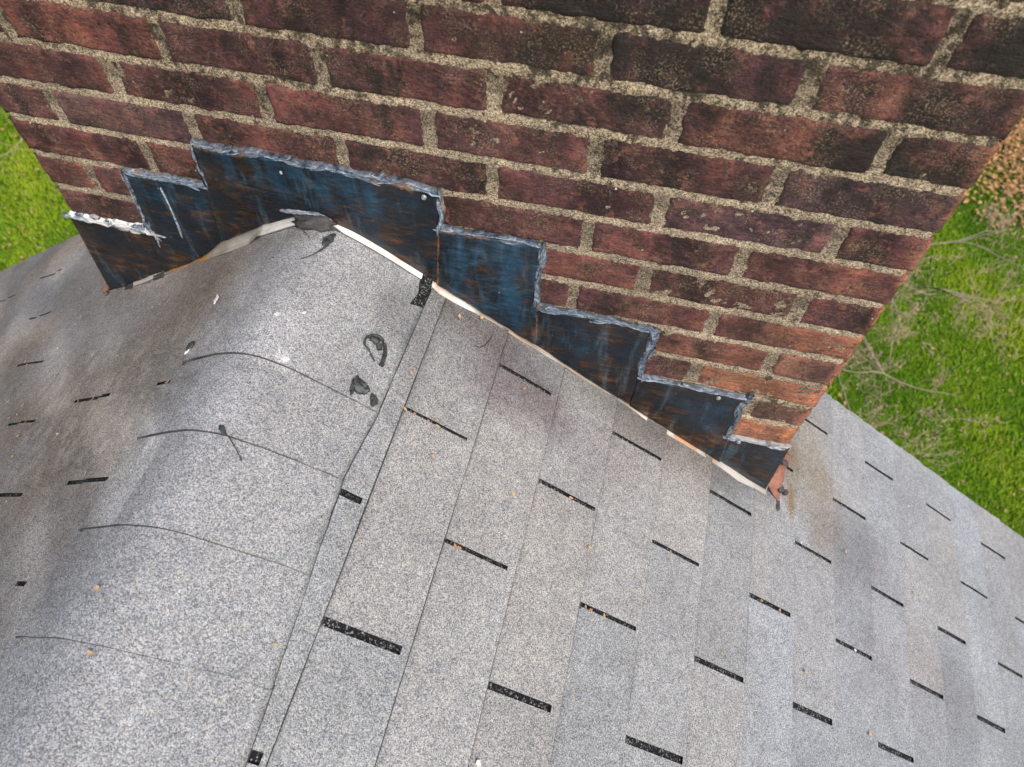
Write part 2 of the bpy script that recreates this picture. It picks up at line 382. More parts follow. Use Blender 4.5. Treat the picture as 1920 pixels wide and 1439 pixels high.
bare_tree((-7.9, 6.6, GROUND), [((-6.9, 4.8, -5.1), .008), ((-7.3, 5.2, -5.2), .008)],
          "bare_tree", "few thin bare branches over the lawn left of the chimney", 9, dens=.45)
random.seed(21)

# ------------------------------------------------------------------ house: roof slopes, ridge caps, rake boards, gable wall
house = tag(empty("house", (0, -1.2, GROUND)), "gabled house roof of weathered grey asphalt shingles around the chimney", "house")
def stain(t, y):
    """dirt, lichen and tone of the granules; darker along the chimney base"""
    c = np.array([1., 1., 1.])
    def blob(t0, y0, rt, ry, col, k):
        nonlocal c
        d = math.hypot((t-t0)/rt, (y-y0)/ry)+.35*vn(t*14, y*14, 3); f = k*max(0., min(1., 1.5-1.4*d))
        c = c*(1-f)+c*np.array(col)*f
    if t < .05:                                   # brown grime of the left slope
        f = max(0, min(1, (-.02-t)/.16))*(.75+.5*vn(t*5, y*5, 1))*(1-.5*max(0, min(1, (-y-.42)/.25))*max(0, min(1, (t+.5)/.3)))
        c = c*(1-f)+c*np.array([.70, .555, .43])*f
        d = noise.noise(Vector(((t*.75+y)*9, (t-y*.7)*3, 2)))
        if d > .03 and t < -.06: c *= 1+min(.45, (d-.03)*1.3)
        d2 = noise.noise(Vector(((t*.7+y)*48, (t-y*.7)*30, 4)))
        if d2 > .22 and -.5 < t < -.08 and -.42 < y < -.15: c *= 1.28
        if d < -.12 and t < -.06: c *= .86
    if y < .01 and .17 < t < .93: c = c*(1-.28*math.exp(-(y/.035)**2))*np.array((1, .985, .96))  # darker, slightly warmer band along the chimney base
    blob(.36, -.09, .14, .075, (.58, .52, .55), .95)
    blob(.24, -.03, .10, .06, (.62, .58, .56), .8)
    blob(.55, -.12, .10, .07, (.78, .74, .74), .7)
    blob(.145, -.09, .05, .06, (.60, .60, .60), .8)
    blob(.19, -.13, .03, .12, (.70, .68, .68), .7)
    blob(.70, -.02, .20, .06, (.75, .72, .70), .8)
    blob(.55, -.03, .32, .07, (.80, .76, .72), .7)
    blob(1.04, .12, .09, .17, (.92, .81, .66), .9)
    blob(1.10, .02, .08, .13, (.93, .85, .76), .8)
    blob(.975, .09, .035, .10, (.72, .58, .42), .8)
    blob(.985, .0, .013, .045, (.74, .47, .21), .95)
    blob(1.2, -.03, .18, .09, (.74, .70, .70), .7)
    blob(1.35, -.2, .3, .12, (.88, .83, .82), .7)
    blob(.0, -.20, .04, .05, (1.18, 1.18, 1.18), .8)
    blob(.03, -.235, .014, .008, (1.5, 1.5, 1.5), .9)
    blob(-.05, -.33, .08, .05, (1.15, 1.16, 1.18), .8)
    blob(.358, -.125, .013, .012, (1.35, 1.4, 1.4), .8); blob(.346, -.162, .014, .013, (1.35, 1.4, 1.4), .8)
    blob(-.06, -.03, .06, .03, (.75, .72, .66), .8)
    blob(.30, -.36, .10, .05, (.86, .86, .88), .6)
    return c
def S4(t, y, k):
    c = stain(t, y)*k; a_ = 0.
    if t < -.04:
        a_ = .25+.5*vn((t*.75+y)*8, (t-y*.7)*4, 12); a_ += 1.1*math.exp(-((t+.27)/.16)**2-((y+.27)/.12)**2)
        a_ *= min(1, (-.04-t)/.06)
    return (c[0], c[1], c[2], max(0., min(1., a_)))
def lift_noise(t, y):
    l = .0022*vn(t*4, y*4, 7)+.0008*vn(t*15, y*15, 2)
    if t < -.1: l += .0055*vn((t*.8+y)*10, (t-y)*2.6, 5)*min(1, (-t-.1)/.15)*max(.15, min(1, 1-(-t-.9)/.6))
    return l
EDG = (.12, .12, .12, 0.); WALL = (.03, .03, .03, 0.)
CREV = {0: .34, 1: .68, 2: .93}  # course crevice lines: grime and shadow both put into the vertex tint
def slope(name, sgn, ts, ylines, slots, tints, label=None):
    """one slope: bands between slot lines, filled along the lines except where a slot is open.  sgn only orients."""
    mb = MB(); fl = []
    ys = sorted(ylines, reverse=True)
    def sheet(ta, tb, ya, yb, cut=None, key=0):
        """sheet over t in [ta,tb]; ya>yb"""
        ny = max(2, int(round((ya-yb)/.024))+1) if ya-yb > .03 else 2
        if ya-yb > .6: ny = 12
        segs = [q for q in ts if ta < q < tb]; allb = [ta]+segs+[tb]
        for k in range(len(allb)-1):
            a, b = allb[k], allb[k+1]; nt_ = max(2, int(round((b-a)/.014))+1)
            tt = np.linspace(a, b, nt_)
            if abs(b-a) > .05: tt = np.insert(tt, [1, 1] if sgn > 0 else [nt_-1, nt_-1], [a+.0028, a+.0055] if sgn > 0 else [b-.0055, b-.0028]); nt_ += 2
            yy = np.linspace(ya, yb, ny); vs = []; cs = []
            ci = int(math.floor((abs((a+b)/2)-TC0)/TCD+1e-6)) if abs((a+b)/2) > TC0 else -1
            tint = tints(ci, (ya+yb)/2, key)
            f = (np.abs(tt)-(TC0+ci*TCD))/TCD if ci >= 0 else np.abs(tt)*0+.6
            f = np.clip(f, 0, 1)
            for y in yy:
                lf = np.array([lift_noise(t, y) for t in tt])+.0008+.0030*f+.0007*np.exp(-((f-.42)/.05)**2)
                x, z = surf(tt, lf)
                jy = y if y != YRAKE else y+.0035*vn(tt[0]*9, 1, 1)
                for i in range(nt_):
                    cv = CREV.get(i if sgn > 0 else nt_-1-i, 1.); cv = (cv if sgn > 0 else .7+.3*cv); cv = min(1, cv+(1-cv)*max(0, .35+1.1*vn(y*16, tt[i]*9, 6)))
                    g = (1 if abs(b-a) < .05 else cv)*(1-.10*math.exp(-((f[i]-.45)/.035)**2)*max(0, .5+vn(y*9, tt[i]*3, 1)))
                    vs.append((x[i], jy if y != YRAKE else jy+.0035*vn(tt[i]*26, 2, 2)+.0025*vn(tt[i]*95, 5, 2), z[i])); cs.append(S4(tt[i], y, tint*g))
            fs = grid_faces(nt_, ny)
            # butt edge (asphalt plus crevice shade in its tint) + side skirts
            nb = len(vs); xb, zb = surf(np.array([tt[-1]+.0022 if sgn > 0 else tt[0]-.0022]), np.array([.0012 if abs(tt[-1]) > TC0-.01 else -.004]))
            col = nt_-1 if sgn > 0 else 0
            for j in range(ny):
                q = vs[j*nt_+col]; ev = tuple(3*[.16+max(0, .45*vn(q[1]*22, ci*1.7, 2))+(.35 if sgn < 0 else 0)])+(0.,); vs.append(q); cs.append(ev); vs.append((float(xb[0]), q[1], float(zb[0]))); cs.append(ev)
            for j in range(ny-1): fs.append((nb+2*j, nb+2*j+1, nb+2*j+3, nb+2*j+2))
            for row in (0, ny-1):
                nb2 = len(vs); xs_, zs_ = surf(tt, np.full(nt_, -.004))
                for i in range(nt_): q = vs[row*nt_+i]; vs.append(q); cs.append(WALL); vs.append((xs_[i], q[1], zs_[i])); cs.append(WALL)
                for i in range(nt_-1): fs.append((nb2+2*i, nb2+2*i+2, nb2+2*i+3, nb2+2*i+1))
            mb.add(vs, fs, cs)
    lo, hi = (ts[0], ts[-1])
    wl = {y: max([s_[3] for s_ in slots if s_[0] == y] or [.004]) for y in ys}
    top = YRAKE; prev = top
    for i, y in enumerate(ys+[YFRONT]):
        ww = wl.get(y, 0)/2
        sheet(lo, hi, prev, y+ww, key=i)
        if y == YFRONT: break
        op = sorted([(s_[1], s_[2], s_[3]) for s_ in slots if s_[0] == y])
        cur = lo
        for a, b, w_ in op:
            if a > cur: sheet(cur, a, y+ww, y-ww, key=i)
            if w_ < 2*ww-1e-4: sheet(a, b, y-ww+(2*ww-w_), y-ww, key=i)
            cur = b
        if cur < hi: sheet(cur, hi, y+ww, y-ww, key=i)
        prev = y-ww
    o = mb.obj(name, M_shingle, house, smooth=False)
    for p in o.data.polygons: p.use_smooth = False
    return o
YRAKE, YFRONT = .325, -3.4
# right slope
wd = {(5, 0): .010, (3, 1): .0055, (5, 2): .009, (4, 3): .006, (5, 4): .010, (4, 5): .008, (4, 7): .010, (3, 6): .008, (4, 9): .009, (3, 8): .007, (3, 10): .008, (2, 9): .007, (2, 11): .008, (3, 12): .009, (2, 13): .007, (3, 0): .004, (2, 1): .0055}
ylr = [Y0-DY*k for k in range(25)]
slr = []
for j in range(25):
    for c in range(-0, 26):
        if (c+j) % 2 == 1 or True:
            par = (j-5) % 2 == c % 2
            if par:
                a = TC0+c*TCD+random.uniform(0, .004); b = a+.1030+random.uniform(-.004, .006)
                w_ = wd.get((j, c), random.uniform(.0048, .0062))+.0004; 
                if b > TC0+(c+1)*TCD-.002: b = TC0+(c+1)*TCD-.002
                if j >= 2 or c >= 5: slr.append((ylr[j], a, b, w_))
slr += [(ylr[4], .150, .1905, .009), (ylr[6], .160, .1905, .012)]
def tint_r(ci, y, key):
    r = random.Random(int(ci*37+round(y*14)*101+5)); k = 1.; h = 0.
    # slots alternate, so a tab spans two bands
    j = int(math.floor((Y0-y)/DY)); tab = (j-(ci+5) % 2)//2
    r = random.Random(ci*131+tab*17+3); k *= 1+r.uniform(-.11, .07); h += r.uniform(-.03, .035)
    return np.array([k+h, k, k-h])
tsr = [-0.0+.0]+[TC0+TCD*k for k in range(26)]+[3.2]
tsr = sorted(set(tsr)); tsr = [q for q in tsr if q <= 3.2]
o = slope("roof_slope", 1, [.02]+tsr[1:], ylr, slr, tint_r); o['label'] = "slope of pale grey shingle tabs with long dark slots"
right_slope = o
# left slope (t negative); slots measured one by one
yl = [.176, .150, .013, -.1445, -.274, -.295, -.4175, -.431, -.551, -.695, -.84, -.985, -1.13, -1.27, -1.42, -1.56, -1.7, -1.85, -2.0, -2.2, -2.4, -2.6, -2.8, -3.0, -3.2]
sll = [(.176, -1.079, -.975, .005), (.150, -1.272, -1.1786, .004), (.013, -.9214, -.825, .005), (-.1445, -.754, -.6496, .005), (-.274, -.3855, -.2855, .006),
       (-.274, -.1663, -.136, .005), (-.295, -.5806, -.4936, .005), (-.4175, -.2414, -.1415, .006), (-.431, -.4228, -.3506, .006), (-.551, -.1075, -.078, .008),
       (-.551, -.205, -.180, .006)]
for k, y in enumerate(yl[9:]):
    for c in range(0, 24, 2):
        a = -(.18+.1143*(c+k % 2)); sll.append((y, a-.1, a, .006))
for (y, c0) in ((-.431, .62), (-.431, .88), (-.295, .84), (-.551, .45), (-.551, .70), (-.1445, 1.05), (.013, 1.25)):
    sll.append((y, -c0-.1, -c0, .005))
def tint_l(ci, y, key):
    r = random.Random(int(ci*57+key*11+9)); k = 1+r.uniform(-.03, .03); return np.array([k, k, k])
tsl = sorted([-3.0]+[-(TC0+TCD*k) for k in range(25)]+[-.02])
o = slope("roof_slope", -1, tsl, yl, sll, tint_l); o['label'] = "grimy brown-grey slope falling away to the left"
left_slope = o
# dark layer showing through the slots
ub = MB()
for a, b in ((-3.0, 0), (0, 3.2)):
    tt = np.linspace(a, b, 190); vs_ = []; yr_ = np.concatenate([np.linspace(YRAKE-.004, -.9, 62), np.linspace(-.95, YFRONT, 24)])
    for y in yr_:
        x, z = surf(tt, np.array([lift_noise(t, y) for t in tt])-.0012)
        vs_ += [(x[i], y, z[i]) for i in range(len(tt))]
    ub.add(vs_, grid_faces(len(tt), len(yr_)))
ub.obj("underlayment", M_slot, house)
# ridge caps: y of the exposed edge, right t, left t
capy = [.325, -.2425, -.3475, -.467, -.588, -.688]+[-.688-.1175*k for k in range(1, 24)]
capR = [.176, .168, .158, .166, .174, .179]+[.172+random.uniform(-.008, .008) for _ in range(24)]
def CDR(k): return 0 if k == 0 else (.35 if k == 1 else 1.6)
for k in range(len(capy)-1):
    ya, yb = capy[k], capy[k+1]
    nt_, ny = 48, max(6, int((ya-yb)/.012)); vs_, cs_ = [], []
    tl = -.132+random.uniform(-.006, .006); trr = capR[k]; trb = capR[k+1]-.0015; tt = np.linspace(tl, trr, nt_)
    tb = 1+random.uniform(-.035, .035); drift = .010 if k == 1 else .02
    for j in range(ny):
        u = j/(ny-1)
        trr = capR[k]+(trb-capR[k])*u+.0008*vn(u*9, k, 5); tt = np.linspace(tl, trr, nt_)
        for i, t in enumerate(tt):
            dd_ = -.012*max(0, (.13-t)/.26); da = dd_*CDR(k); db = dd_*CDR(k+1)
            y0_ = ya+da+(.006 if k else 0); y1_ = yb+db+.0012*vn(t*30, yb*9, 1); y = y0_+(y1_-y0_)*u
            side = min(1, .55+(trr-t)/.014, (t-tl)/.012); side = max(0, side)
            l = (.0046+.0040*u)*side+.0008+lift_noise(t, y)+.0010*vn(t*9, y*9, 4)
            l += .0012*math.exp(-((t-.0)/.06)**2)*vn(y*6, 3, 3)
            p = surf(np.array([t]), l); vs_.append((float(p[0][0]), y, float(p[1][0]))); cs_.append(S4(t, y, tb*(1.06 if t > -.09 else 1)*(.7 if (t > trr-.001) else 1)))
    fs_ = grid_faces(nt_, ny); nb = len(vs_)
    for i in range(nt_):
        x, yv, z = vs_[(ny-1)*nt_+i]; ec = tuple(3*[max(.09, min(.8, .17+.48*max(0, (tt[i]+.02)/.19)+.25*vn(tt[i]*40, k, 2)))])+(0.,); vs_.append((x, yv, z)); cs_.append(ec); vs_.append((x, yv-.0004, z-.0048)); cs_.append(ec)  # front cap edge: dark asphalt with the gap's shadow put into the tint
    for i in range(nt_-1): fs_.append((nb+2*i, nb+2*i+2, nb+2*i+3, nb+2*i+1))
    nb = len(vs_)
    for j in range(ny):
        trr = capR[k]+(trb-capR[k])*j/(ny-1)+.0008*vn(j/(ny-1)*9, k, 5); x, yv, z = vs_[j*nt_+nt_-1]; ew = tuple(3*[max(.1, .24+.3*vn(yv*30, k, 4))])+(0.,); vs_.append((x, yv, z)); cs_.append(ew); q = P(trr+.0020+.0012*vn(yv*40, k, 1), yv, .0030); vs_.append(tuple(q)); cs_.append(ew)  # right cap edge, tinted for asphalt and crevice shadow together
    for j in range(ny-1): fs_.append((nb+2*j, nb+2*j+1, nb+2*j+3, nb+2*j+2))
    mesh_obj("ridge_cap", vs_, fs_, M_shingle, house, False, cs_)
fv = [P(a_, b_, .0125) for a_, b_ in ((.1488, -.065), (.1690, -.0575), (.1705, -.030), (.1650, -.004), (.1480, -.004), (.1500, -.022), (.1545, -.040))]
mesh_obj("exposed_felt", fv+[P(t_, y_, .003) for t_, y_ in ((.1488, -.065), (.1690, -.0575), (.1705, -.030), (.1650, -.004), (.1480, -.004), (.1500, -.022), (.1545, -.040))],
         [(0, 1, 2, 3, 4, 5, 6)]+[(i, (i+1) % 7, 7+(i+1) % 7, 7+i) for i in range(7)], M_slot, house, False)
# rake boards and gable wall under the shingle edge
for side, tend in ((1, 3.15), (-1, -2.95)):
    tt = np.linspace(0, tend, 40); x, z = surf(tt, np.full(40, -.02)); vs_ = []
    for i in range(40): vs_ += [(x[i], .285, z[i]), (x[i], .305, z[i]), (x[i], .305, z[i]-.19), (x[i], .285, z[i]-.19)]
    fs_ = []
    for i in range(39):
        for k in range(4): fs_.append((i*4+k, i*4+(k+1) % 4, i*4+4+(k+1) % 4, i*4+4+k))
    mesh_obj("rake_board", vs_, fs_, M_trim, house)
# deck edge just below shingles
    x, z = surf(tt, np.full(40, -.003)); vs_ = []
    for i in range(40): vs_ += [(x[i], .312, z[i]), (x[i], YFRONT, z[i]), (x[i], YFRONT, z[i]-.02), (x[i], .312, z[i]-.02)]
    mesh_obj("roof_deck", vs_, fs_, M_trim, house)
xa, za = surf(np.array([-2.6]), -.1); xb, zb = surf(np.array([2.8]), -.1); xa, za, xb, zb = float(xa[0]), float(za[0]), float(xb[0]), float(zb[0])
prof_ = [(xa, GROUND), (xb, GROUND), (xb, zb), (-.148, -.42), (xa, za)]
for y0, y1, nm in ((.2, .28, "gable_wall"), (YFRONT+.3, YFRONT+.38, "gable_wall")):
    vs_ = [(p[0], y0, p[1]) for p in prof_]+[(p[0], y1, p[1]) for p in prof_]
    mesh_obj(nm, vs_, [(4, 3, 2, 1, 0), (5, 6, 7, 8, 9)]+[(i, (i+1) % 5, 5+(i+1) % 5, 5+i) for i in range(5)], M_siding, house, False)
for xx in (xa, xb):
    b_ = MB(); b_.box((xx-.04, YFRONT+.38, GROUND), (xx+.04, .2, (za if xx == xa else zb)-.02)); b_.obj("side_wall", M_siding, house, False)

# ------------------------------------------------------------------ chimney
chim = tag(empty("brick_chimney", (0, .3, GROUND)), "large dark red brick chimney with stepped metal flashing at the roof ridge", "chimney")
PV = .06135; HX = .6075; DEP = .62; ZTOP = 14
rowj = {2: [-.5107, -.3092, -.1017, .0946, .3028, .5113], 3: [-.4026, -.197, .012, .2203, .4151], 1: [-.3973, -.1909, .0175, .2172, .4194],
        0: [-.5115, -.3036, -.1045, .0959, .2971, .5094], -1: [-.40, -.19, .0124, .2115, .4133], -2: [-.51, -.305, -.104, .099, .3099, .513],
        4: [-.5225, -.31, -.105, .098, .3041, .5113], 5: [-.402, -.195, .010, .2114, .4117], 6: [-.51, -.305, -.104, .098, .305, .5114], 7: [-.40, -.195, .012, .215, .4132], 8: [-.51, -.3, -.1, .1, .305, .5147], 9: [-.4, -.19, .01, .21, .4147]}
def zrow(k): return -k*PV+.0006*math.sin(k*2.3)
bricks = MB(); mcols = None
def brick_color(x, z):
    low = max(0, min(1, (-.27-z)/.25)); right = max(0, min(1, (x-.25)/.3)); up = max(0, min(1, (z+.12)/.22))
    r = random.random()
    pal = [(.110, .040, .034), (.118, .045, .041), (.100, .038, .035), (.122, .046, .038), (.105, .042, .041), (.092, .036, .033)]
    c = np.array(random.choice(pal))
    if low*right > .2: c = c*(1-low*right)+np.array((.46, .19, .10))*low*right*random.uniform(.9, 1.15)
    if random.random() < .10: c = c*.5+np.array((.20, .066, .048))*.5
    if random.random() < .08: c = c*.4+np.array((.07, .045, .052))*.6
    c = c*(1-.25*up)*np.array((.92, .95, .97))
    return c, up
def face_brick(x0, x1, z0, z1, col, up, left_end=False, right_end=False, y=0, detail=True):
    nu, nv = max(8, int((x1-x0)/.0042)), 14; hv = nv
    sd_ = random.uniform(0, 100); tilt = random.uniform(-.0012, .0012); out = random.uniform(-.0008, .0012)
    vs_, cs_ = [], []; jl = [random.uniform(-.0012, .0012) for _ in range(4)]
    bands = [(random.uniform(x0, x1), random.uniform(.006, .03), random.uniform(-.8, .9)) for _ in range(5)]
    for j in range(-2, nv+2):
        for i in range(-2, nu+2):
            u = min(max(i/(nu-1), 0), 1); v = min(max(j/(nv-1), 0), 1)
            x = x0+(x1-x0)*u; z = z0+(z1-z0)*v
            ex = min(u, 1-u)*(x1-x0); ez = min(v, 1-v)*(z1-z0); d = min(ex, ez)
            wob = .0011*vn(x*45, z*45, sd_)+.0009*vn(x*140, z*140, sd_)
            if ez < .012: z += wob*(1-ez/.012)*2
            if ex < .012: x += (.0013*vn(z*60, sd_, 2))*(1-ex/.012)*2
            yy = -out-tilt*(u-.5)
            yy -= .0015*fbm(x*38, z*60, sd_, 4)+.0006*vn(x*190, z*260, sd_)
            cr = .0045
            if d < cr: yy += .0030*(1-math.sqrt(max(0, 1-(1-d/cr)**2)))
            k = max(-i, i-(nu-1), -j, j-(nv-1), 0)
            if k: yy += .004*k+.001
            b = 1.0
            for bx, bw, bk in bands: b += bk*math.exp(-((x-bx+.004*vn(z*50, sd_, 0))/bw)**2)
            b = max(.3, b)*(1+.45*fbm(x*16, z*24, sd_+5, 3)); b = max(.25, b)*1.0
            cc = col*b*np.array((1, 1+.10*vn(x*14, z*14, sd_), 1+.20*vn(x*11, z*11, sd_+9)))
            ar = max(0, 1-(HX-x)/.012)*max(0, min(1, .75+1.6*vn(z*60, 3, sd_))) if x > 0 else 0  # lit right arris painted orange into the vertex colour, broken by wear
            cc = cc*(1-ar)+np.array((.42, .17, .095))*ar
            if b > 1.3: cc = cc*np.array((1.05, .95, .85))
            vs_.append((x, y+yy, z)); cs_.append((*cc, min(1, max(0, up*(.7+.6*max(0, min(1, (x+.1)/.4)))+.6*vn(x*6, z*6, 9)+.0))))
    W = nu+4; bricks.add(vs_, grid_faces(W, nv+4), cs_)
random.seed(33)
for k in range(-ZTOP, 13):
    zt, zb_ = zrow(k)-.0044, zrow(k+1)+.0044
    js = rowj.get(k) or ([-.508, -.305, -.102, .1, .305, .508] if k % 2 == 0 else [-.40, -.195, .012, .215, .4135])
    ed = [-HX]+js+[HX]
    for i in range(len(ed)-1):
        a = ed[i]+(0 if i == 0 else .0066+random.uniform(-.0012, .0012)); b = ed[i+1]-(0 if i == len(ed)-2 else .0066+random.uniform(-.0012, .0012))
        cx, cz = (a+b)/2, (zt+zb_)/2
        # leave out bricks wholly buried below the roof
        if zt < hz(np.array([cx]))[0]-.12: continue
        col, up = brick_color(cx, cz)
        face_brick(a, b, zb_, zt, col, up)
br_front = bricks.obj("brickwork", M_brick, chim)
# side and rear bricks as rounded blocks down to the lawn, plus the front below/behind the roof
sb = MB()
def block(mb, a, b, c, bev=.003):
    (x0, y0, z0), (x1, y1, z1) = a, b; vs_ = []
    for x in (x0, x1):
        for y in (y0, y1):
            for z in (z0, z1):
                sx, sy, sz = (1 if x == x0 else -1), (1 if y == y0 else -1), (1 if z == z0 else -1)
                vs_ += [(x+sx*bev, y+sy*bev, z), (x+sx*bev, y, z+sz*bev), (x, y+sy*bev, z+sz*bev)]
    bm = bmesh.new(); vv = [bm.verts.new(q) for q in vs_]; bmesh.ops.convex_hull(bm, input=vv)
    bm.verts.index_update(); mb.add([v_.co[:] for v_ in bm.verts], [[v_.index for v_ in f.verts] for f in bm.faces], c); bm.free()
nrow = int((-GROUND)/PV)
for k in range(-ZTOP, nrow):
    zt, zb_ = zrow(k)-.0058, zrow(k+1)+.0058
    hs = .10 if k % 2 else .0
    yy0 = .006
    pts = [yy0]+[q for q in np.arange(yy0+(.094 if k % 2 else .196), DEP-.05, .2032)]+[DEP]
    for sx in (-1, 1):
        for i in range(len(pts)-1):
            c, up = brick_color(.3*sx, zt); xa_, xb_ = (HX-.05, HX) if sx > 0 else (-HX, -HX+.05)
            block(sb, (xa_, pts[i]+(.0 if i == 0 else .006), zb_), (xb_, pts[i+1]-(.0 if i == len(pts)-2 else .006), zt), (*c, up))
    ed = [-HX+.051]+([-.508, -.305, -.102, .1, .305, .508] if k % 2 == 0 else [-.40, -.195, .012, .215, .4135])+[HX-.051]
    for i in range(len(ed)-1):
        c, up = brick_color(.0, zt)
        block(sb, (ed[i]+.006, DEP-.05, zb_), (ed[i+1]-.006, DEP, zt), (*c, up))
sb.obj("side_brickwork", M_brick, chim, smooth=False)
# mortar: fine front sheet + core
nx, nz = 340, 330; z0m, z1m = -.95, .22; vs_, cs_ = [], []
for j in range(nz):
    z = z0m+(z1m-z0m)*j/(nz-1)
    for i in range(nx):
        x = -HX+.004+(2*HX-.008)*i/(nx-1)
        yy = .0016+.0010*vn(x*60, z*60, 2)+.0013*vn(x*170, z*170, 5)
        if i in (0, nx-1): yy += .003
        up = max(0, min(1, (z+.17)/.2)); lowr = max(0, min(1, (-.45-z)/.15))*max(0, min(1, (x-.2)/.2))
        kk = -z/PV; fk = kk-round(kk); hd = min(1, max(0, (abs(fk)*PV-.0065)/.003)); b = (1+.30*vn(x*9, z*9, 8)+.30*lowr)*(1-.25*hd)*(1-.30*max(0, min(1, (fk*PV-.0025)/.004)))
        vs_.append((x, yy, z)); cs_.append((b, b*(1-.02*up), b*(1-.06*up), min(1, max(0, up*.65+.08+.8*vn(x*7, z*7, 12)))))
mesh_obj("mortar", vs_, grid_faces(nx, nz), M_mortar, chim, True, cs_)
mc = MB(); e_ = .006
mc.box((-HX+e_, .008, GROUND), (HX-e_, DEP-e_, ZTOP*PV), (.9, .9, .9)); mc.obj("mortar_core", M_mortar, chim, False)
fu = MB(); fu.box((-HX+.004, .0075, .215), (HX-.004, .0079, ZTOP*PV-.002), (.9, .9, .9))
cp = MB(); cp.box((-HX-.06, -.06, ZTOP*PV), (HX+.06, DEP+.06, ZTOP*PV+.09), (1, 1, 1)); cp.obj("crown_slab", M_mortar, chim, False)

# ------------------------------------------------------------------ flashing
def panel(xl0, xl1, xr0, xr1, top, bot, yo, rust_top=.0, rims=(0, 0), buck=.002, seed=0, blue=.4):
    """left edge x from xl0 (top) to xl1 (bottom), right edge xr0..xr1"""
    nu, nv = 56, 40; vs_, cs_ = [], []
    for j in range(nv):
        v = j/(nv-1)
        for i in range(nu):
            u = i/(nu-1)
            xt = xl0+(xr0-xl0)*u; xb_ = xl1+(xr1-xl1)*u
            zt = lerp_poly(top, xt); zb_ = lerp_poly(bot, xb_)
            x = xb_+(xt-xb_)*v; z = zb_+(zt-zb_)*v
            e = min(u, 1-u, v*1.0, 1-v)
            y = yo-buck*(.5+vn(x*11, z*11, seed))*min(1, e*8)-.0009*vn(x*30, z*30, seed)
            if v < .06: y -= .0015*(1-v/.06)
            if j in (0,): z += .0018*vn(x*70, seed, 1)
            rt = max(0, 1-(1-v)/.10)*rust_top*(.6+.6*vn(x*25, z*25, 3))
            rl = max(0, 1-u/.05)*rims[0]; rr = max(0, 1-(1-u)/.05)*rims[1]; rb = max(0, 1-v/.10)*.55*(.5+vn(x*18, seed, 2))
            ru = max(0, min(1, max(rt, rl, rr, rb)))
            dk = max(0, min(1, max(1-abs(u-.06)/.04, 1-abs(1-u-.07)/.05, 1-abs(1-v-.10)/.08)))*.6
            vs_.append((x, y, z)); cs_.append((ru, dk, max(0, min(1, blue*(.45+.75*v)+(.0 if seed != 3 else -.25*math.exp(-((x+.22)/.07)**2)*(1-v))))))
    fs_ = grid_faces(nu, nv)
    ring = [(0, i) for i in range(nu)]+[(j, nu-1) for j in range(1, nv)]+[(nv-1, i) for i in range(nu-2, -1, -1)]+[(j, 0) for j in range(nv-2, 0, -1)]
    nb = len(vs_)
    for j, i in ring:
        x, y, z = vs_[j*nu+i]; vs_.append((x, min(y+.0014, -.0005), z)); cs_.append((.6, .2, 0))
    n_ = len(ring)
    for k in range(n_):
        a = ring[k][0]*nu+ring[k][1]; b = ring[(k+1) % n_][0]*nu+ring[(k+1) % n_][1]; fs_.append((a, nb+k, nb+(k+1) % n_, b))
    return vs_, fs_, cs_
def bead(mb, pts, wid, hgt, yo, seed=0, white=0, wob=.75):
    """smeared bead of sealant along a polyline on the brick face"""
    P_ = [Vector((p[0], 0, p[1])) for p in pts]; L = [0]
    for a, b in zip(P_, P_[1:]): L.append(L[-1]+(b-a).length)
    n_ = max(8, int(L[-1]/.0022)); m = 13; vs_, cs_ = [], []
    for i in range(n_):
        s_ = L[-1]*i/(n_-1); k = max(0, min(len(L)-2, int(np.searchsorted(L, s_, 'right'))-1)); f = (s_-L[k])/(L[k+1]-L[k])
        p = P_[k].lerp(P_[k+1], f); d = (P_[k+1]-P_[k]).normalized()
        s0 = L[-1]*max(0, i-3)/(n_-1); nrm = Vector((-d.z, 0, d.x))
        wa = wid*max(.22, .95+1.25*vn(s_*24, seed, 0)+.4*vn(s_*150, seed, 3))*.88; wb = wid*max(.15, .9+1.4*vn(s_*19, seed, 7)+.5*vn(s_*130, seed, 5))
        tp = min(1, .35+min(i, n_-1-i)/5)
        for j in range(m):
            q = j/(m-1)*2-1; off = (wa if q > 0 else wb)*q*.5*tp
            pr = max(0, 1-q*q)**.6
            h = hgt*.8*pr*max(.15, .8+.8*vn(s_*30+q*1.5, q*2.5, seed)+.5*vn(s_*110+q*3, q*6, seed+2))+.0004
            x = p.x+nrm.x*off; z = p.z+nrm.z*off
            vs_.append((x, yo-h*tp if abs(q) < 1 else min(.0, yo+.004), z)); cs_.append((white, max(0, min(1, h/(hgt*1.1))), 0))
    mb.add(vs_, grid_faces(m, n_), cs_)
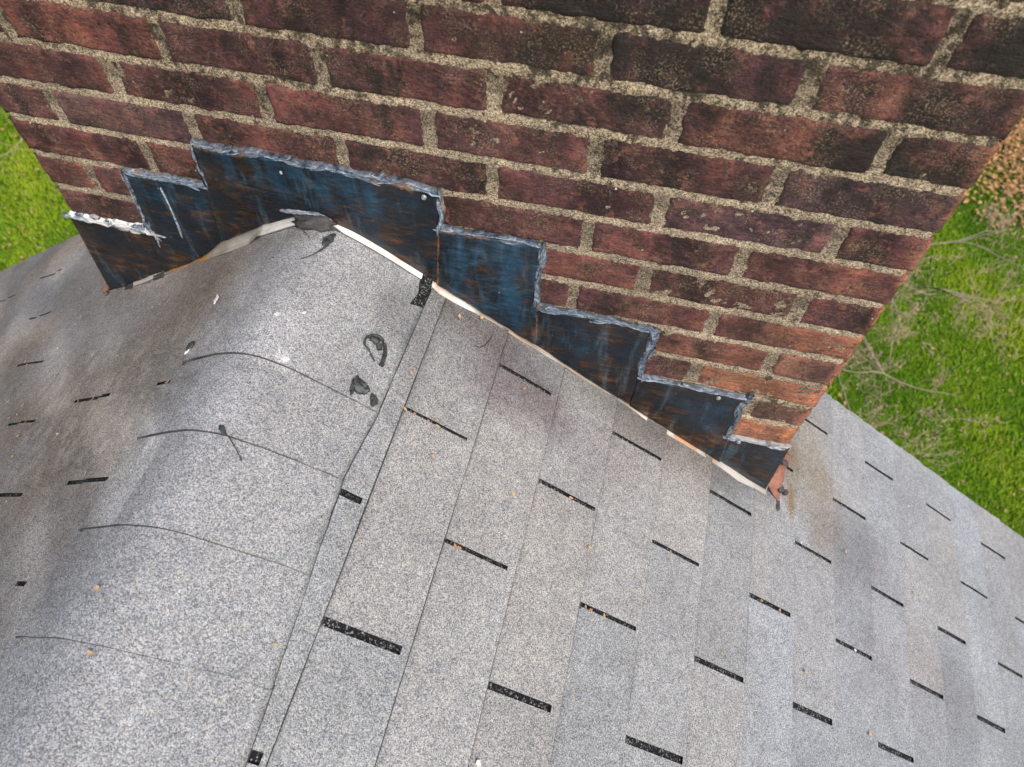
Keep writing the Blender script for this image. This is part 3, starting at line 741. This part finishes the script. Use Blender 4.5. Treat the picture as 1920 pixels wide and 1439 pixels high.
panels = [
 ("dark square corner flashing sheet at the lower left", dict(xl0=-.612, xl1=-.6355, xr0=-.452, xr1=-.4835, top=[(-.65, -.3697), (-.45, -.3655)], bot=[(-.64, -.5575), (-.60, -.535), (-.4814, -.4585)], yo=-.0035, seed=1, blue=0.25),
  [([(-.616, -.368), (-.57, -.3665), (-.52, -.3655), (-.475, -.366), (-.452, -.370)], .0165, .0045, 1.0), ([(-.463, -.366), (-.4615, -.376), (-.4625, -.397)], .009, .005, 1.0), ([(-.500, -.3665), (-.475, -.3675), (-.456, -.3725)], .018, .006, 1.0)]),
 ("blue-black step flashing sheet with a pale run down it", dict(xl0=-.454, xl1=-.4845, xr0=-.316, xr1=-.3395, top=[(-.46, -.249), (-.3128, -.2433)], bot=[(-.49, -.466), (-.4267, -.428), (-.38, -.394), (-.339, -.355)], yo=-.005, seed=2, blue=0.60, rims=(0, .3)),
  [([(-.468, -.362), (-.462, -.31), (-.4555, -.250)], .010, .004, .15), ([(-.457, -.2465), (-.42, -.2465), (-.38, -.2435), (-.35, -.2465), (-.318, -.2435)], .013, .005, .15)]),
 ("long dark flashing sheet arching over the ridge", dict(xl0=-.3165, xl1=-.3395, xr0=.0255, xr1=.0085, top=[(-.32, -.173), (-.1739, -.1715), (-.1068, -.1757), (-.03, -.1765), (.03, -.1824)], bot=[(-.34, -.355), (-.3, -.33), (-.2484, -.2965), (-.205, -.274), (-.1898, -.268), (-.16, -.2605), (-.1268, -.2725), (-.0614, -.3145), (.012, -.3545)], yo=-.0072, seed=3, blue=0.55, rust_top=.8, rims=(.3, .2), buck=.003),
  [([(-.319, -.232), (-.321, -.20), (-.3175, -.171)], .007, .003, .1), ([(-.3185, -.1695), (-.27, -.1715), (-.22, -.168), (-.168, -.1745), (-.1068, -.1725), (-.06, -.1745), (-.02, -.176), (.024, -.1815)], .0125, .0045, .08), ([(.024, -.178), (.026, -.21), (.021, -.246)], .010, .003, .1)]),
 ("deep blue step flashing sheet below the arch", dict(xl0=.0165, xl1=.0075, xr0=.1605, xr1=.1625, top=[(.01, -.2465), (.17, -.2445)], bot=[(.0, -.3525), (.0737, -.4), (.1245, -.434), (.165, -.459)], yo=-.0055, seed=4, blue=1.00, rust_top=.9, rims=(.9, .3)),
  [([(.012, -.2445), (.05, -.2445), (.10, -.241), (.164, -.2425)], .009, .0035, .05), ([(.163, -.243), (.1635, -.28), (.159, -.32), (.162, -.364)], .012, .0045, .05)]),
 ("dark step flashing sheet with rust at its upper corner", dict(xl0=.1595, xl1=.1615, xr0=.3395, xr1=.3335, top=[(.15, -.3695), (.35, -.3725)], bot=[(.15, -.452), (.1621, -.4575), (.2522, -.5245), (.34, -.579)], yo=-.0038, seed=5, blue=0.35, rust_top=.6, rims=(.9, .1)),
  [([(.158, -.366), (.20, -.3695), (.26, -.368), (.34, -.3715)], .0125, .0045, .05), ([(.340, -.3715), (.3375, -.42), (.333, -.455), (.336, -.494)], .014, .005, .02)]),
 ("blue-black step flashing sheet near the right corner", dict(xl0=.3345, xl1=.3335, xr0=.504, xr1=.5175, top=[(.33, -.4955), (.51, -.4925)], bot=[(.33, -.5725), (.4153, -.6355), (.52, -.7075)], yo=-.0055, seed=6, blue=0.45, rims=(.3, .1)),
  [([(.334, -.4925), (.39, -.4895), (.45, -.492), (.506, -.490)], .0105, .004, .1), ([(.505, -.49), (.503, -.53), (.5065, -.57), (.505, -.612)], .013, .0045, .05)]),
 ("triangular dark flashing sheet at the right corner", dict(xl0=.5055, xl1=.5175, xr0=.6105, xr1=.619, top=[(.50, -.6155), (.62, -.6065)], bot=[(.51, -.7065), (.56, -.732), (.62, -.765)], yo=-.0038, seed=7, blue=0.35, rims=(.2, .1)),
  [([(.504, -.611), (.55, -.6125), (.612, -.6045)], .0135, .0045, .35)]),
]
for lab, kw, beads in panels:
    v_, f_, c_ = panel(**kw); po = mesh_obj("flashing_sheet", v_, f_, M_metal, chim, True, c_); po['label'] = lab
    bb = MB()
    for k, (pts, wd_, hg, wh) in enumerate(beads):
        bead(bb, pts, wd_, hg, kw['yo']*.55, kw['seed']*3+k, wh)
        q_ = random.Random(kw['seed']*7+k)
        for a_, b_ in zip(pts, pts[1:]):        # smears and dabs over the first pass
            L_ = math.hypot(b_[0]-a_[0], b_[1]-a_[1]); ux, uz = (b_[0]-a_[0])/L_, (b_[1]-a_[1])/L_
            for m_ in range(int(L_/.022)+1):
                f_ = q_.random(); cx, cz = a_[0]+(b_[0]-a_[0])*f_, a_[1]+(b_[1]-a_[1])*f_; l_ = q_.uniform(.006, .020); an = q_.gauss(0, .16)
                vx, vz = ux*math.cos(an)-uz*math.sin(an), ux*math.sin(an)+uz*math.cos(an); o1 = q_.gauss(0, wd_*.22)
                cx += -uz*o1; cz += ux*o1
                bead(bb, [(cx-vx*l_, cz-vz*l_), (cx+vx*l_, cz+vz*l_)], wd_*q_.uniform(.3, .7), hg*q_.uniform(.5, .9), kw['yo']*.9-.001, q_.random()*90, wh*q_.random())
    bo = bb.obj("sealant_bead", M_seal, None); bo.parent = po
def screw(p, parent, r=.0038):
    vs_, fs_ = [], []; prof = [(0, .0030), (.35, .0024), (.5, .0010), (.62, .0024), (.8, .0026), (1, .0)]
    m = 14
    for rr, h in prof:
        for k in range(m): a_ = 2*math.pi*k/m; vs_.append((p[0]+r*rr*math.cos(a_), p[1]-h, p[2]+r*rr*math.sin(a_)))
    for i in range(len(prof)-1):
        for k in range(m): fs_.append((i*m+k, i*m+(k+1) % m, (i+1)*m+(k+1) % m, (i+1)*m+k))
    o_ = mesh_obj("screw_head", vs_, fs_, M_screw, None); o_.parent = parent
fl = [o_ for o_ in chim.children if o_.name.startswith("flashing_sheet")]
for q, i in (((.4628, -.009, -.497), 5), ((.527, -.0085, -.6135), 6), ((.0063, -.0105, -.187), 2)): screw(q, fl[i])
# pale run of sealant down the second sheet, blob on the third
rb = MB(); bead(rb, [(-.402, -.262), (-.4025, -.30), (-.405, -.34), (-.409, -.365)], .0032, .0006, -.0072, 50, .25, .8); o_ = rb.obj("sealant_run", M_seal, None); o_.parent = fl[1]
rb = MB(); bead(rb, [(-.196, -.1895), (-.190, -.1905)], .008, .002, -.008, 51, .6); o_ = rb.obj("sealant_blob", M_seal, None); o_.parent = fl[2]
# bare base flashing between sheets and shingles
xs_ = np.linspace(-.634, .622, 520); vs_, cs_ = [], []
def zbot(x):
    for lab, kw, b in panels:
        if kw['xl1'] <= x <= kw['xr1']: return lerp_poly(kw['bot'], x)
    return float(hz(np.array([x]))[0])+.012
white_ = [(-.65, .25), (-.63, .3), (-.60, .1), (-.585, .55), (-.50, .6), (-.48, .1), (-.34, .15), (-.33, .25), (-.262, .3), (-.258, .95), (-.20, 1), (-.15, .9), (.0, 1), (.06, .75), (.075, .1), (.16, .05), (.18, .3), (.24, .1), (.33, .0), (.37, .8), (.45, .55), (.5, .3), (.53, .55), (.60, .5), (.62, .2)]
rust_ = [(-.65, .3), (-.48, .1), (-.47, .9), (-.39, .9), (-.37, .2), (-.25, .1), (-.06, .1), (-.045, .5), (-.03, .1), (.008, .5), (.05, .1), (.1, .25), (.33, .25), (.38, .15), (.42, .7), (.5, .7), (.52, .1), (.62, .1)]
BW = [(-.65, .001), (-.49, .001), (-.40, .002), (-.27, .003), (-.255, .008), (-.2, .008), (-.14, .003), (-.12, .010), (.0, .010), (.03, .009), (.085, .002), (.33, .001), (.37, .007), (.5, .007), (.52, .008), (.56, .013), (.61, .006)]
for x in xs_:
    zr = float(hz(np.array([x]))[0])+lerp_poly([(-.29, 0), (-.268, .0105), (.0, .0105), (.014, .0)], x); zb_ = zbot(x); wv = .004+.002*vn(x*25, 1, 1)+lerp_poly(BW, x)
    wh = lerp_poly(white_, x); ru = lerp_poly(rust_, x)
    n_x = TR if x > -.148 else -TL
    rows = [(-.0008, max(zb_, zr)+.014), (-.0016, zr+.009), (-.0030, zr+.0055), (-.0055, zr+.0042), (-wv-.003, zr+.0042+.001*vn(x*30, 4, 4)), (-wv-.0032, zr+.001)]
    for k, (y, z) in enumerate(rows):
        vs_.append((x, y, z)); cs_.append((wh*(1 if k < 5 else .3), ru, .8 if k == 5 else 0))
mesh_obj("base_flashing", vs_, grid_faces(6, 520, flip=True), M_galv, chim, True, cs_)
# rusty corner flange, right, and small bent tab, left
def plate(pts, thick, mat, name, parent, nrm=Vector((0, 0, 1)), jit=.0015, seed=0, n=12):
    """irregular plate from a 4-corner patch"""
    a, b, c, d = [Vector(p) for p in pts]; vs_ = []
    for s_ in (0, 1):
        for j in range(n):
            for i in range(n):
                u, v_ = i/(n-1), j/(n-1); p = a.lerp(b, u).lerp(d.lerp(c, u), v_)
                edge = (i in (0, n-1)) or (j in (0, n-1))
                p = p+nrm*(jit*2*vn(u*3, v_*3, seed))+Vector((vn(u*7, v_*7, seed+3), vn(u*7, v_*7, seed+5), 0))*(jit if edge else 0)-nrm*thick*s_
                vs_.append(p)
    fs_ = grid_faces(n, n)+grid_faces(n, n, n*n, True)
    ring = [i for i in range(n)]+[j*n+n-1 for j in range(1, n)]+[n*n-1-i for i in range(1, n)]+[j*n for j in range(n-2, 0, -1)]
    for k in range(len(ring)): a_, b_ = ring[k], ring[(k+1) % len(ring)]; fs_.append((a_, a_+n*n, b_+n*n, b_))
    return mesh_obj(name, vs_, fs_, mat, parent, True)
plate([(.6185, -.001, -.752), (.613, .035, -.655), (.640, .040, -.700), (.652, -.012, -.792)], .0012, M_rust, "corner_flange", chim, Vector((.7, 0, .7)), .0015, 4)['label'] = "rusty bent metal flange at the lower right corner"
plate([(-.633, -.002, -.548), (-.639, .012, -.545), (-.664, .014, -.566), (-.655, -.006, -.5665)], .0012, M_rust, "corner_flange", chim, Vector((-.5, 0, .8)), .0015, 8)['label'] = "small rusty bent metal tab at the lower left corner"
def lump(name, ctr, rad, mat, parent=None, seed=0, amp=.35, nrm=None, res=3):
    bm = bmesh.new(); bmesh.ops.create_icosphere(bm, subdivisions=res, radius=1)
    q = nrm.to_track_quat('Z', 'Y').to_matrix() if nrm is not None else Matrix.Identity(3)
    vs_ = []
    for v_ in bm.verts:
        d = v_.co.normalized(); r_ = 1+amp*vn(d.x*1.7+seed, d.y*1.7, d.z*1.7)+amp*.5*vn(d.x*5, d.y*5+seed, d.z*5)
        p = q @ Vector((d.x*rad[0]*r_, d.y*rad[1]*r_, d.z*rad[2]*r_)); vs_.append(Vector(ctr)+p)
    bm.verts.index_update(); fs_ = [[v_.index for v_ in f.verts] for f in bm.faces]; bm.free()
    return mesh_obj(name, vs_, fs_, mat, parent)
NR = Vector((.552, 0, .834)); NL = Vector((-.53, 0, .848))
for k, (c, r_) in enumerate([((.632, .022, -.6995), (.006, .009, .004)), ((.6465, .004, -.7665), (.009, .008, .006)), ((.659, .006, -.779), (.006, .006, .006)), ((.6475, -.018, -.7915), (.017, .008, .006))]):
    o_ = lump("sealant_dab", c, r_, M_lump, chim, k*3.1, .4, NR)
lump("sealant_dab", (-.6395, -.007, -.5655), (.008, .006, .005), M_lump, chim, 12, .4, NL)
plate([(-.628, -.003, -.5545), (-.572, -.003, -.5185), (-.567, -.016, -.5155), (-.628, -.013, -.5560)], .002, M_lump, "sealant_strip", chim, NL, .0012, 6)
plate([(-.515, -.003, -.483), (-.487, -.003, -.465), (-.486, -.013, -.4655), (-.512, -.012, -.4825)], .003, M_lump, "sealant_strip", chim, NL, .0012, 16)
# torn grey sealant lump where the ridge meets the metal
o_ = lump("sealant_lump", (-.166, -.012, -.2715), (.036, .014, .013), M_lump, chim, 3, .62, Vector((0, -.35, 1))); o_['label'] = "torn grey sealant lump at the ridge peak"
rb = MB(); bead(rb, [(-.215, -.262), (-.185, -.2555), (-.16, -.2545), (-.135, -.266)], .010, .004, -.008, 61, .25); o_ = rb.obj("sealant_bead", M_seal, None); o_.parent = fl[2]

# ------------------------------------------------------------------ loose things on the roof
def CL(t, y):
    return .0045 if -.13 < t < .172 and y > -3 else 0
def tub(name, tp, r0, mat, lift=.004, closed=False, rr=None, seed=0):
    mb = MB(); pts = [P(t, y, lift+CL(t, y)) for t, y in tp]
    # smooth
    for _ in range(2):
        n2 = [pts[0]]
        for a, b in zip(pts, pts[1:]): n2 += [a.lerp(b, .25), a.lerp(b, .75)]
        n2.append(pts[-1]); pts = n2
    rads = [r0*((rr(i/(len(pts)-1))) if rr else 1)*(1+.3*vn(i*.5, seed, 0)) for i in range(len(pts))]
    tube(mb, pts, rads, 8); return mb.obj(name, mat)
ob = tub("sealant_scrap", [(.145, -.181), (.1440, -.1655), (.1432, -.1596), (.1379, -.148), (.1283, -.1415), (.1184, -.1443), (.1105, -.1537), (.112, -.1643), (.1210, -.1680), (.134, -.180)], .0022, M_tar, .0075, rr=lambda u: 1.5-1.0*u)
tag(ob, "curled black loop of dried sealant on the ridge shingles", "sealant scrap")
ob = tub("sealant_scrap", [(.1165, -.151), (.1246, -.1500), (.131, -.154), (.1345, -.160)], .0042, M_tar, .0075, rr=lambda u: 1.15-.6*abs(u-.4))
tag(ob, "dark crumpled sealant nub inside the black loop", "sealant scrap")
def scrap(cen, sz, label, mat, seed, lift=.007, n=10, name="sealant_scrap", cat="sealant scrap", thick=.0015, crumple=.35):
    t0, y0 = cen; vs_ = []; rnd = random.Random(seed); ang = rnd.uniform(0, 6)
    for s_ in (0, 1):
        for j in range(n):
            for i in range(n):
                u, v_ = i/(n-1)-.5, j/(n-1)-.5; k = 1-.55*(4*u*u)*(4*v_*v_)
                wx = u*sz[0]*k*(1+.5*vn(u*3, v_*3, seed)); wy = v_*sz[1]*k*(1+.5*vn(u*3, v_*3, seed+4))
                if len(sz) > 2: ca, sa = math.cos(sz[2]), math.sin(sz[2]); wx, wy = wx*ca-wy*sa, wx*sa+wy*ca
                h = lift+CL(t0, y0)+max(0, crumple*max(sz[0], sz[1])*.5*abs(vn(u*4, v_*4, seed+8)))-thick*s_
                vs_.append(P(t0+wx, y0+wy, h))
    fs_ = grid_faces(n, n)+grid_faces(n, n, n*n, True)
    ring = [i for i in range(n)]+[j*n+n-1 for j in range(1, n)]+[n*n-1-i for i in range(1, n)]+[j*n for j in range(n-2, 0, -1)]
    for k in range(len(ring)): a_, b_ = ring[k], ring[(k+1) % len(ring)]; fs_.append((a_, a_+n*n, b_+n*n, b_))
    return tag(mesh_obj(name, vs_, fs_, mat), label, cat)
scrap((.130, -.223), (.028, .018, -.35), "jagged black sealant chunk beside the ridge cap edge", M_tar, 3, crumple=.9, thick=.003)
scrap((.1215, -.229), (.006, .022, .2), "dark upright sliver against the jagged sealant chunk", M_tar, 13, crumple=.9, thick=.004)
scrap((.154, -.233), (.011, .018, .5), "small dark sealant crumb right of the jagged chunk", M_tar, 5, crumple=.9, thick=.003)
scrap((.010, -.3515), (.006, .016, .7), "black pointed sealant sliver on the pale ridge cap", M_tar, 7, lift=.006, crumple=.6)
ob = tub("sealant_thread", [(.0146, -.3543), (.0223, -.3599), (.036, -.3725), (.042, -.3785)], .0007, M_tar, .0062); tag(ob, "thin black thread trailing from the pointed sliver", "sealant thread")
scrap((-.1195, -.2235), (.011, .016, -.4), "grey-green flat scrap with a pale rim on the left of the ridge", M_lump, 9, lift=.008, crumple=.35)
scrap((-.1215, -.2305), (.004, .010, -.4), "pale rim fragment under the grey-green scrap", M_white, 19, lift=.0065, crumple=.3, name="caulk_chip", cat="caulk chip")
scrap((-.1405, -.1305), (.006, .017, .3), "white elongated caulk chip on the ridge shingles", M_white, 11, lift=.007, crumple=.35, name="caulk_chip", cat="caulk chip")
for kk_, (c_, z_) in enumerate([((.0335, -.236), (.010, .006, .5)), ((.001, -.178), (.006, .005, .2)), ((.028, -.162), (.005, .004, .9))]):
    scrap(c_, z_, ["white paint fleck on the ridge beside the first cap edge", "white paint fleck left of centre on the ridge cap", "small white paint fleck higher on the ridge cap"][kk_], M_white, 41+kk_, lift=.0052, crumple=.12, thick=.0012, name="paint_fleck", cat="paint fleck")
scrap((.0125, -.0365), (.012, .022, -.3), "black tar smear near the torn lump at the peak", M_tar, 15, lift=.0065, crumple=.25, thick=.0008)
ob = tub("tar_streak", [(-.006, -.0815), (.004, -.072), (.0105, -.060), (.0155, -.046)], .0011, M_tar, .0068, rr=lambda u: .3+1.2*u); tag(ob, "curved black tar streak below the ridge peak", "tar streak")
ob = tub("bent_twig", [(.2637, -.0664), (.2765, -.0634), (.2854, -.0443), (.2871, -.0304)], .0007, M_tar, .004); tag(ob, "hair-thin curved dark twig on the brownish shingles", "twig")
ob = tub("bent_twig", [(-.035, -.0165), (-.024, -.028), (-.010, -.040)], .0005, M_tar, .0075); tag(ob, "fine dark crack-like thread at the ridge peak", "twig")
def bit(t, y, sz, mat, name, seed, asp=.5, lift=.0065):
    x, z = surf(np.array([t]), lift+CL(t, y)); base = Vector((float(x[0]), y, float(z[0])))
    vs_, fs_ = leaf_mesh(1.0, .5, seed); nn = NR if t > 0.03 else NL
    if abs(t) < .03: nn = Vector((0, 0, 1))
    o_ = mesh_obj(name, [(a_*1., b_*asp*1.6, c_*.6) for a_, b_, c_ in vs_], fs_, mat)
    o_.rotation_mode = 'QUATERNION'; o_.rotation_quaternion = nn.to_track_quat('Z', 'Y') @ Matrix.Rotation(random.uniform(0, 6.3), 3, 'Z').to_quaternion()
    o_.scale = (sz, sz, sz); o_.location = base; return o_
DEB = [(-0.9203, 0.1419), (-1.0201, 0.1278), (-1.1072, 0.083), (-1.1062, 0.0564), (-0.9235, 0.0014), (-0.9121, -0.0218), (-0.7083, -0.0926), (-0.606, -0.1337), (-0.4333, -0.1804), (-0.6132, -0.0568), (-0.6552, -0.2394), (-0.5956, -0.2471), (-0.5744, -0.2585), (-0.5685, -0.2772), (-0.5932, -0.2808), (-0.4977, -0.3251), (-0.357, -0.3365), (-0.1318, -0.3709), (-0.3111, -0.0996), (-0.3317, -0.1003), (-0.0549, -0.2051), (-0.1315, -0.2776), (-0.728, 0.0443), (-0.7207, -0.1415), (-0.9652, -0.0475), (-0.4625, -0.364), (-0.1964, -0.4099), (-0.3715, -0.4429), (-0.2608, -0.4723), (-0.0241, -0.5497), (0.0026, -0.6067), (0.1559, -0.5465), (0.2259, -0.0367), (0.2596, -0.0163), (0.1884, -0.1645), (0.3627, -0.0898), (0.3896, -0.2576), (0.5367, -0.2773), (0.258, -0.2627), (1.1445, -0.0323), (0.8241, -0.3363), (1.3737, -0.0298), (1.4646, -0.0263), (1.7434, -0.0121), (1.1989, -0.3517), (1.3911, -0.3079), (1.0266, -0.3002)]
SLOTD = [(0.1995, -0.2165), (0.2152, -0.2160), (0.237, -0.2160), (0.2521, -0.2160), (0.3291, -0.3604), (0.3352, -0.3604), (0.4893, -0.216), (0.5519, -0.3604), (0.5616, -0.3604), (0.5867, -0.3604), (0.6969, -0.216), (0.913, -0.216), (0.9611, -0.216), (-0.3800, -0.274), (-0.3351, -0.274), (-0.7207, -0.1445), (-0.5246, -0.295)]
WH = [(0.4378, -0.5907), (1.3815, 0.1763), (1.0141, -0.0680), (1.1675, -0.216)]
special = {0: "long tan seed wing on the far left slope below the rake", 13: "pale yellow blossom sprig on the left slope", 35: "orange-tipped leaf bit on the brownish shingle tab", 34: "pale pointed seed husk beside the first slot", 37: "orange leaf flake midway down the pale right slope", 36: "curved tan husk between two slots on the pale slope"}
for i, (t, y) in enumerate(DEB):
    side = "left" if t < -.13 else ("ridge" if t < .18 else "right")
    sz = random.uniform(.0055, .0095)*(1.0 if t > .2 else 1.1)*(1.6 if i == 0 else 1)
    o_ = bit(t, y, sz, M_husk if i != 35 else M_leafo, "seed_husk", i, random.uniform(.3, .7))
    if i in special: tag(o_, special[i], "seed husk")
    else:
        tag(o_, {"left": "tiny tan seed husk on the grimy left slope", "ridge": "tiny tan seed husk on the ridge caps", "right": "tiny tan seed husk on the pale right slope"}[side], "seed husk",
            {"left": "tan husks scattered on the left slope", "ridge": "tan husks scattered on the ridge caps", "right": "tan husks scattered on the right slope"}[side])
for i, (t, y) in enumerate(SLOTD):
    o_ = bit(t, y, random.uniform(.006, .010), M_leafo if i % 3 else M_husk, "leaf_crumb", 80+i, .4, .002)
    if t < 0: tag(o_, "brown leaf crumb caught in a dark slot of the left slope", "leaf crumb", "leaf crumbs in the left slope slots")
    elif i < 4: tag(o_, "orange leaf crumb packed in the slot nearest the ridge caps", "leaf crumb", "leaf crumbs in the slot nearest the ridge caps")
    else: tag(o_, "tan leaf crumb caught in a dark slot of the right slope", "leaf crumb", "leaf crumbs in the right slope slots")
wl_ = ["white droplet-shaped chip low on the pale slope", "small white chip near the far rake edge", "white speck at the top end of a slot right of the chimney", "white chip lying inside a slot of the right slope"]
for i, (t, y) in enumerate(WH): tag(bit(t, y, [.010, .006, .006, .008][i], M_white, "caulk_chip", 60+i, .6, .004), wl_[i], "caulk chip")
